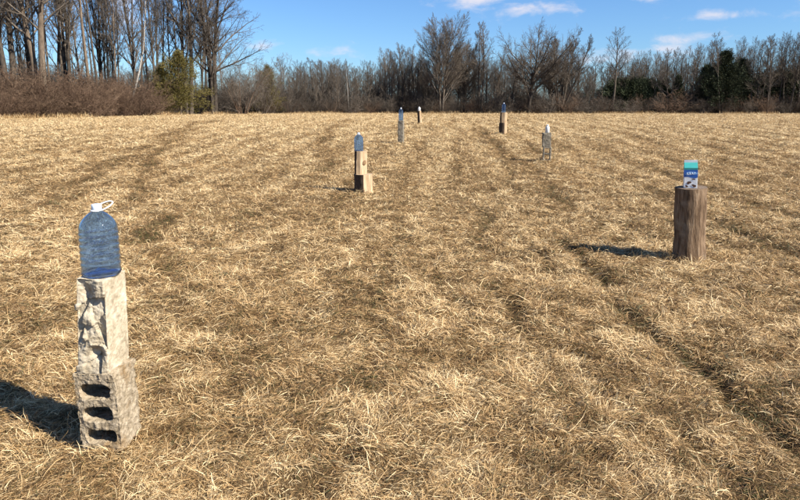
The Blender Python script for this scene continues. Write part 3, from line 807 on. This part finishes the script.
# --- shrubs along the foot of the far treeline
SG, SL = 'bare shrubs along the foot of the far treeline', 'low brown bare shrub along the foot of the far treeline'
for i in range(84):
    px = 272 + i * 6.6 + rnd.uniform(-3, 3)
    plant('bare_shrub', ('shrub_a', 'shrub_b', 'shrub_c')[rnd.randrange(3)], px, -1 + (i % 3) * 1.8 + rnd.uniform(-.6, .6), SL, 'shrub', SG, h=rnd.uniform(1.8, 3.8), bark='twig_red' if i % 2 else 'twig', twig='twig_red' if i % 5 == 0 else ('dark_twig' if i % 2 else 'twig'), wide=rnd.uniform(1.1, 1.6), crown='twigs', trunk='stems')

# --- the wood behind, one dense mass nobody could count
def to_np(me):
    v = np.empty(len(me.vertices) * 3, np.float32); me.vertices.foreach_get('co', v)
    l = np.empty(len(me.loops), np.int32); me.loops.foreach_get('vertex_index', l)
    return v.reshape(-1, 3), l.reshape(-1, 4)
def mass(name, protos, n, pxr, ddr, hr, label, mat, seed):
    rng = np.random.default_rng(seed); VV = []; QQ = []; off = 0
    src = {p: [to_np(PR[p][0]), to_np(PR[p][1])] for p in protos}
    for i in range(n):
        px = rng.uniform(*pxr); Y = float(edge_depth((px - 400) / F)) + rng.uniform(*ddr)
        X = x_at(px, Y); z = float(macro(X, Y)); p = protos[rng.integers(len(protos))]
        s = rng.uniform(*hr(px)) / PR[p][2]; a = rng.uniform(0, 6.28); w = rng.uniform(1.1, 1.7)
        ca, sa = math.cos(a) * s * w, math.sin(a) * s * w
        for v, q in src[p]:
            u = np.stack([v[:, 0] * ca - v[:, 1] * sa + X, v[:, 0] * sa + v[:, 1] * ca + Y, v[:, 2] * s + z - .1], 1)
            VV.append(u); QQ.append(q + off); off += len(v)
    o = link(name, mesh_np(name, np.concatenate(VV), np.concatenate(QQ)), mat)
    o['label'] = label; o['category'] = 'woods'; o['kind'] = 'stuff'
mass('distant_woods', ['far_b', 'far_c', 'far_a'], 330, (-160, 960), (14, 45), lambda px: (7.5, 10.5) if px > 270 else (4.5, 7.5), 'dense dark mass of bare woods behind the treeline', M['twig'], 71)
mass('woodland_undergrowth', ['shrub_c', 'shrub_a'], 330, (-160, 960), (5, 26), lambda px: (3.2, 5.4), 'dense dark undergrowth between the trunks of the treeline', M['dark_twig'], 72)

# ------------------------------------------------------------------ ground sheet
def build_ground():
    rs = [0, .5]
    while rs[-1] < 70: rs.append(rs[-1] * 1.014 + .004)
    while rs[-1] < 3500: rs.append(rs[-1] * 1.12)
    rs = np.array(rs[1:])
    th = np.concatenate([np.linspace(-55, 55, 440, endpoint=False), np.linspace(55, 305, 120, endpoint=False)])
    th = np.radians(th); n = len(th)
    R, TH = np.meshgrid(rs, th, indexing='ij'); X = R * np.sin(TH); Y = R * np.cos(TH)
    Z = gz(X, Y)
    V = np.concatenate([np.stack([X, Y, Z], -1).reshape(-1, 3), [[0, 0, float(gz(0, 0))]]])
    idx = np.arange(len(rs) * n).reshape(len(rs), n); nx = np.roll(idx, -1, 1)
    Q = np.stack([idx[:-1], idx[1:], nx[1:], nx[:-1]], -1).reshape(-1, 4)
    tri0 = np.stack([np.full(n, len(V) - 1), idx[0], nx[0], nx[0]], -1)
    me = mesh_np('ground', V, Q, True)
    cx = X / np.maximum(Y * CP + H * SP, .5)
    w = np.where(Y > 5, sstep(-.5, 2.5, Y - edge_depth(cx)), 0)
    at = me.attributes.new('wood', 'FLOAT', 'POINT'); at.data.foreach_set('value', np.concatenate([w.ravel(), [0]]).astype(np.float32))
    o = link('ground', me, M['ground']); o['kind'] = 'structure'; o['label'] = 'mown dry grass field ground'
build_ground()

# ------------------------------------------------------------------ the dry grass: one mesh of laid-over blades
def blades(name, X, Y, az, L, W, el, curl, tone, label, seed):
    rng = np.random.default_rng(seed); n = len(X)
    Z = gz(X, Y)
    dx, dy = np.cos(az), np.sin(az)
    sx_, sy_ = -dy, dx
    roll = rng.normal(0, .6, n)
    S = np.stack([sx_ * np.cos(roll), sy_ * np.cos(roll), np.sin(roll)], 1) * (W / 2)[:, None]
    p0 = np.stack([X, Y, Z - .012], 1)
    def step(p, a, e, l):
        return p + np.stack([np.cos(a) * np.cos(e), np.sin(a) * np.cos(e), np.sin(e)], 1) * l[:, None]
    bend = rng.normal(0, .55, n)
    near = Y + rng.normal(0, 1.3, n) < 8.0; fa = ~near
    VV = []; TT = []; TN = []
    # near blades: three curved segments
    q0 = p0[near]; a1 = az[near]; b1 = bend[near]; e1 = el[near]; c1 = curl[near]; l3 = L[near] / 3; s1 = S[near]
    q1 = step(q0, a1, e1, l3); q2 = step(q1, a1 + b1, e1 - c1 * .6, l3); q3 = step(q2, a1 + b1 * 2.1, e1 - c1 * 1.3, l3)
    for q in (q2, q3): q[:, 2] = np.maximum(q[:, 2], gz(q[:, 0], q[:, 1]) + .006)
    m = len(q0)
    VV.append(np.stack([q0, q1 - s1, q1 + s1, q2 - s1 * .8, q2 + s1 * .8, q3], 1).reshape(-1, 3))
    k = (np.arange(m) * 6)[:, None]
    TT.append(np.stack([k + np.array(t) for t in ((0, 1, 2), (1, 3, 4), (1, 4, 2), (3, 5, 4))], 1).reshape(-1, 3)); TN.append(np.repeat(np.clip(tone[near], 0, 1), 6))
    # farther blades: one kinked leaf
    q0 = p0[fa]; s1 = S[fa]; l2 = L[fa] / 2
    q1 = step(q0, az[fa], el[fa], l2); q2 = step(q1, az[fa] + bend[fa], el[fa] - curl[fa], l2)
    q2[:, 2] = np.maximum(q2[:, 2], gz(q2[:, 0], q2[:, 1]) + .006)
    VV.append(np.stack([q0, q1 - s1, q2, q1 + s1], 1).reshape(-1, 3))
    k = (np.arange(len(q0)) * 4)[:, None] + m * 6
    TT.append(np.stack([k + np.array(t) for t in ((0, 1, 3), (1, 2, 3))], 1).reshape(-1, 3)); TN.append(np.repeat(np.clip(tone[fa], 0, 1), 4))
    me = mesh_np(name, np.concatenate(VV), np.concatenate(TT), False)
    at = me.attributes.new('tone', 'FLOAT', 'POINT')
    at.data.foreach_set('value', np.concatenate(TN).astype(np.float32))
    o = link(name, me, M['grass']); o['kind'] = 'stuff'; o['label'] = label; o['category'] = 'grass'
    return o

BASES = [(bx, by, .10, .10), ]
for o_ in list(COL.objects):
    if o_.parent is None and o_.get('category') in ('log', 'concrete block', 'concrete post') and abs(o_.location.z - float(gz(o_.location.x, o_.location.y))) < .08:
        if o_.location.y > 4: BASES.append((o_.location.x, o_.location.y, .10 if o_.get('category') != 'log' else .13, 0))
def field(nmax=4100000, seed=91):
    rng = np.random.default_rng(seed)
    # sample depth with density falling away from the camera
    ys = np.linspace(1.5, 97, 5000)
    dens = np.minimum(1, (3.2 / ys)) ** 1.62
    wid = 1.44 * ys + 6
    cdf = np.cumsum(dens * wid); cdf /= cdf[-1]
    Y = np.interp(rng.random(nmax), cdf, ys)
    X = (rng.random(nmax) - .5) * (1.44 * Y + 6)
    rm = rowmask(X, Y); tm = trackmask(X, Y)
    clump = fbm(X / .16, Y / .16, 101, 2)
    far = sstep(5, 16, Y)
    cx = X / (Y * CP + H * SP)
    keep = rng.random(nmax) < (1 - .55 * rm * (1 - .5 * far) - .2 * tm) * np.clip(.62 + 1.3 * (clump - .25), .5, 1)
    keep &= Y < edge_depth(cx) + 1
    X, Y, rm, tm, clump, far = (a[keep] for a in (X, Y, rm, tm, clump, far))
    n = len(X)
    flow = fbm(X / .26, Y / .26, 131, 2) * 9
    az = flow + rng.normal(0, 1.2, n)
    sc = (np.maximum(Y, 2.4) / 3.0)
    L = rng.uniform(.035, .095, n) * (.7 + .7 * clump) * sc ** .28 * (1 + .15 * (1 - sstep(5, 10, Y)))
    L = np.where(rng.random(n) < .05, L * 1.6, L)
    W = rng.uniform(.0015, .0036, n) * sc ** .64
    el = np.abs(rng.normal(.22, .28, n)) + .05
    up = rng.random(n) < .07
    el = np.where(up, rng.uniform(.7, 1.3, n), el)
    curl = rng.uniform(.1, 1.3, n)
    # longer stems left standing round the feet of the targets
    for (qx, qy, r0, _) in BASES:
        m_ = 420 if qy > 4 else 260; a_ = rng.uniform(0, 6.283, m_); r_ = r0 * 1.05 + np.abs(rng.normal(0, .07, m_))
        X = np.concatenate([X, qx + r_ * np.cos(a_)]); Y = np.concatenate([Y, qy + r_ * np.sin(a_)])
        az = np.concatenate([az, a_ + rng.normal(0, 1.2, m_)]); L = np.concatenate([L, rng.uniform(.05, .17 if qy > 4 else .10, m_)])
        W = np.concatenate([W, rng.uniform(.002, .0045, m_) * max(1, qy / 4) ** .5]); el = np.concatenate([el, rng.uniform(.4, 1.35, m_)])
        curl = np.concatenate([curl, rng.uniform(.1, 1.2, m_)]); z_ = np.zeros(m_)
        rm = np.concatenate([rm, z_]); tm = np.concatenate([tm, z_]); far = np.concatenate([far, z_])
    n = len(X)
    big = fbm(X / 2.2, Y / 2.2, 151, 3); mid = fbm(X / .15, Y / .15, 157, 2)
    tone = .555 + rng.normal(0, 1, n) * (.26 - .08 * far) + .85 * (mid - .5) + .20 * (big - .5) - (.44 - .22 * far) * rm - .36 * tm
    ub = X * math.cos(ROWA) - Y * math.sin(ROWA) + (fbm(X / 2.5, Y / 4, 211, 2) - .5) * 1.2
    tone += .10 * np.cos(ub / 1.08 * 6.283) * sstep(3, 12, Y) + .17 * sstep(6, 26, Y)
    weeds = sstep(.62, .75, fbm(X / 1.1 + 31, Y / 1.1, 171, 3))
    tone -= .07 * weeds * (rng.random(n) < .6)
    grn = (rng.random(n) < .03 + .25 * rm * (rng.random(n) < .5) + .06 * weeds)
    tone = np.where(grn, rng.uniform(0, .05, n), tone)
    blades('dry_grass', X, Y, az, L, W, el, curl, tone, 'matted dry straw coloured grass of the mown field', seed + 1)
field()

def fringe(seed=95):
    """taller pale grass along the foot of the brush and treeline"""
    rng = np.random.default_rng(seed); n = 26000
    px = rng.uniform(-120, 930, n)
    cx = (px - 400) / F
    Y = edge_depth(cx) + rng.normal(-1.2, 1.1, n); X = cx * (Y * CP + H * SP)
    k = fbm(X / 2.5, Y / 2.5, 181, 2) > .43
    X, Y = X[k], Y[k]; n = len(X)
    blades('tall_dry_grass', X, Y, rng.uniform(0, 6.28, n), rng.uniform(.2, .7, n) * (.5 + .6 * fbm(X / 1.5, Y / 1.5, 191, 2)), rng.uniform(.012, .03, n), rng.uniform(.8, 1.45, n), rng.uniform(0, .6, n),
           rng.normal(.6, .17, n), 'fringe of taller pale dry grass along the foot of the trees', seed + 1)
fringe()

# ------------------------------------------------------------------ sky, sun, camera
AZ = rad(119.0); EL = rad(40.0)        # azimuth clockwise from +Y
w = bpy.data.worlds.new('World'); SC.world = w; w.use_nodes = True
nt = w.node_tree; bg = nt.nodes['Background']
sky = nt.nodes.new('ShaderNodeTexSky'); sky.sky_type = 'NISHITA'; sky.sun_disc = False
sky.sun_elevation = EL; sky.sun_rotation = AZ; sky.altitude = 200; sky.air_density = 1.0; sky.dust_density = .35; sky.ozone_density = 2.2
tc = nt.nodes.new('ShaderNodeTexCoord'); sep = nt.nodes.new('ShaderNodeSeparateXYZ'); nt.links.new(tc.outputs['Generated'], sep.inputs[0])
def mth(op, a, b=None, c=None):
    n = nt.nodes.new('ShaderNodeMath'); n.operation = op
    for i, v in enumerate((a, b, c)):
        if v is None: continue
        if isinstance(v, (int, float)): n.inputs[i].default_value = v
        else: nt.links.new(v, n.inputs[i])
    return n.outputs[0]
azm = mth('ARCTAN2', sep.outputs[0], sep.outputs[1]); elv = mth('ARCSINE', sep.outputs[2])
cmb = nt.nodes.new('ShaderNodeCombineXYZ'); nt.links.new(azm, cmb.inputs[0]); nt.links.new(mth('MULTIPLY', elv, 1.8), cmb.inputs[1])
nz = N(nt, 'ShaderNodeTexNoise', Scale=21, Detail=8, Roughness=.6, Distortion=.3); nt.links.new(cmb.outputs[0], nz.inputs['Vector'])
nb = N(nt, 'ShaderNodeTexNoise', Scale=5.0, Detail=3, Roughness=.5); nt.links.new(cmb.outputs[0], nb.inputs['Vector'])
# soft cloud banks by bearing (degrees right of the field) and elevation
banks = [(6.5, 9.3, 2.8, 1.0, 1.3), (11.2, 8.0, 3.6, .55, .95), (8.5, 8.3, 3.5, .5, .7), (21.3, 9.3, 3.0, .9, 1.35), (26.4, 6.9, 3.0, .45, .95), (24.2, 5.2, 3.0, .5, .7),
         (22.0, 4.2, 4.5, .8, .75), (16.5, 3.9, 3.5, .7, .6), (-13.0, 5.0, 2.6, .5, .5), (-24, 8, 5, 2.0, .6), (32.3, 9.0, 2.4, .7, .95), (-6.3, 4.5, 2.6, .6, .75), (36, 7, 4, 1, .6), (-40, 12, 8, 2, .7), (55, 14, 10, 3, .8), (10, 24, 14, 4, .6)]
tot = None
for a, e, ra_, re_, s_ in banks:
    u = mth('DIVIDE', mth('SUBTRACT', azm, rad(a)), rad(ra_)); v = mth('DIVIDE', mth('SUBTRACT', elv, rad(e)), rad(re_))
    q = mth('ADD', mth('MULTIPLY', u, u), mth('MULTIPLY', v, v))
    g = mth('MULTIPLY', mth('POWER', 2.718, mth('MULTIPLY', q, -.8)), s_)
    tot = g if tot is None else mth('MAXIMUM', tot, g)
cl = mth('ADD', mth('MULTIPLY', tot, 1.05), mth('MULTIPLY', mth('SUBTRACT', nz.outputs[0], .5), 2.6))
mr = nt.nodes.new('ShaderNodeMapRange'); mr.interpolation_type = 'SMOOTHSTEP'
mr.inputs[1].default_value = .30; mr.inputs[2].default_value = 1.45; mr.inputs[3].default_value = 0; mr.inputs[4].default_value = .9
nt.links.new(cl, mr.inputs[0])
tint = nt.nodes.new('ShaderNodeMix'); tint.data_type = 'RGBA'; tint.blend_type = 'MULTIPLY'; tint.inputs[0].default_value = 1
nt.links.new(sky.outputs[0], tint.inputs[6]); tint.inputs[7].default_value = (.64, .92, 1.27, 1)
mx = nt.nodes.new('ShaderNodeMix'); mx.data_type = 'RGBA'
nt.links.new(mr.outputs[0], mx.inputs[0]); nt.links.new(tint.outputs[2], mx.inputs[6]); mx.inputs[7].default_value = (7.0, 6.8, 7.4, 1)
nt.links.new(mx.outputs[2], bg.inputs['Color']); bg.inputs['Strength'].default_value = .054

sd = bpy.data.lights.new('sun', 'SUN'); sd.energy = 5.0; sd.angle = rad(.53); sd.color = (1, .94, .84)
so = bpy.data.objects.new('sun', sd); COL.objects.link(so)
d = Vector((math.sin(AZ) * math.cos(EL), math.cos(AZ) * math.cos(EL), math.sin(EL)))
so.rotation_euler = d.to_track_quat('Z', 'Y').to_euler(); so.location = d * 50

cam = bpy.data.cameras.new('camera'); co = bpy.data.objects.new('camera', cam); COL.objects.link(co)
co.location = (0, 0, H); co.rotation_euler = (math.pi / 2 - PIT, 0, 0)
cam.sensor_width = 36; cam.lens = F / 800 * 36; cam.shift_y = -(250 - PY) / 800
cam.clip_start = .05; cam.clip_end = 8000
SC.camera = co
SC.render.resolution_x = 1024; SC.render.resolution_y = 640
SC.view_settings.view_transform = 'Standard'; SC.view_settings.look = 'None'; SC.view_settings.exposure = 1.2; SC.view_settings.gamma = 1
SC.cycles.max_bounces = 10; SC.cycles.transparent_max_bounces = 12; SC.cycles.diffuse_bounces = 3; SC.cycles.transmission_bounces = 8
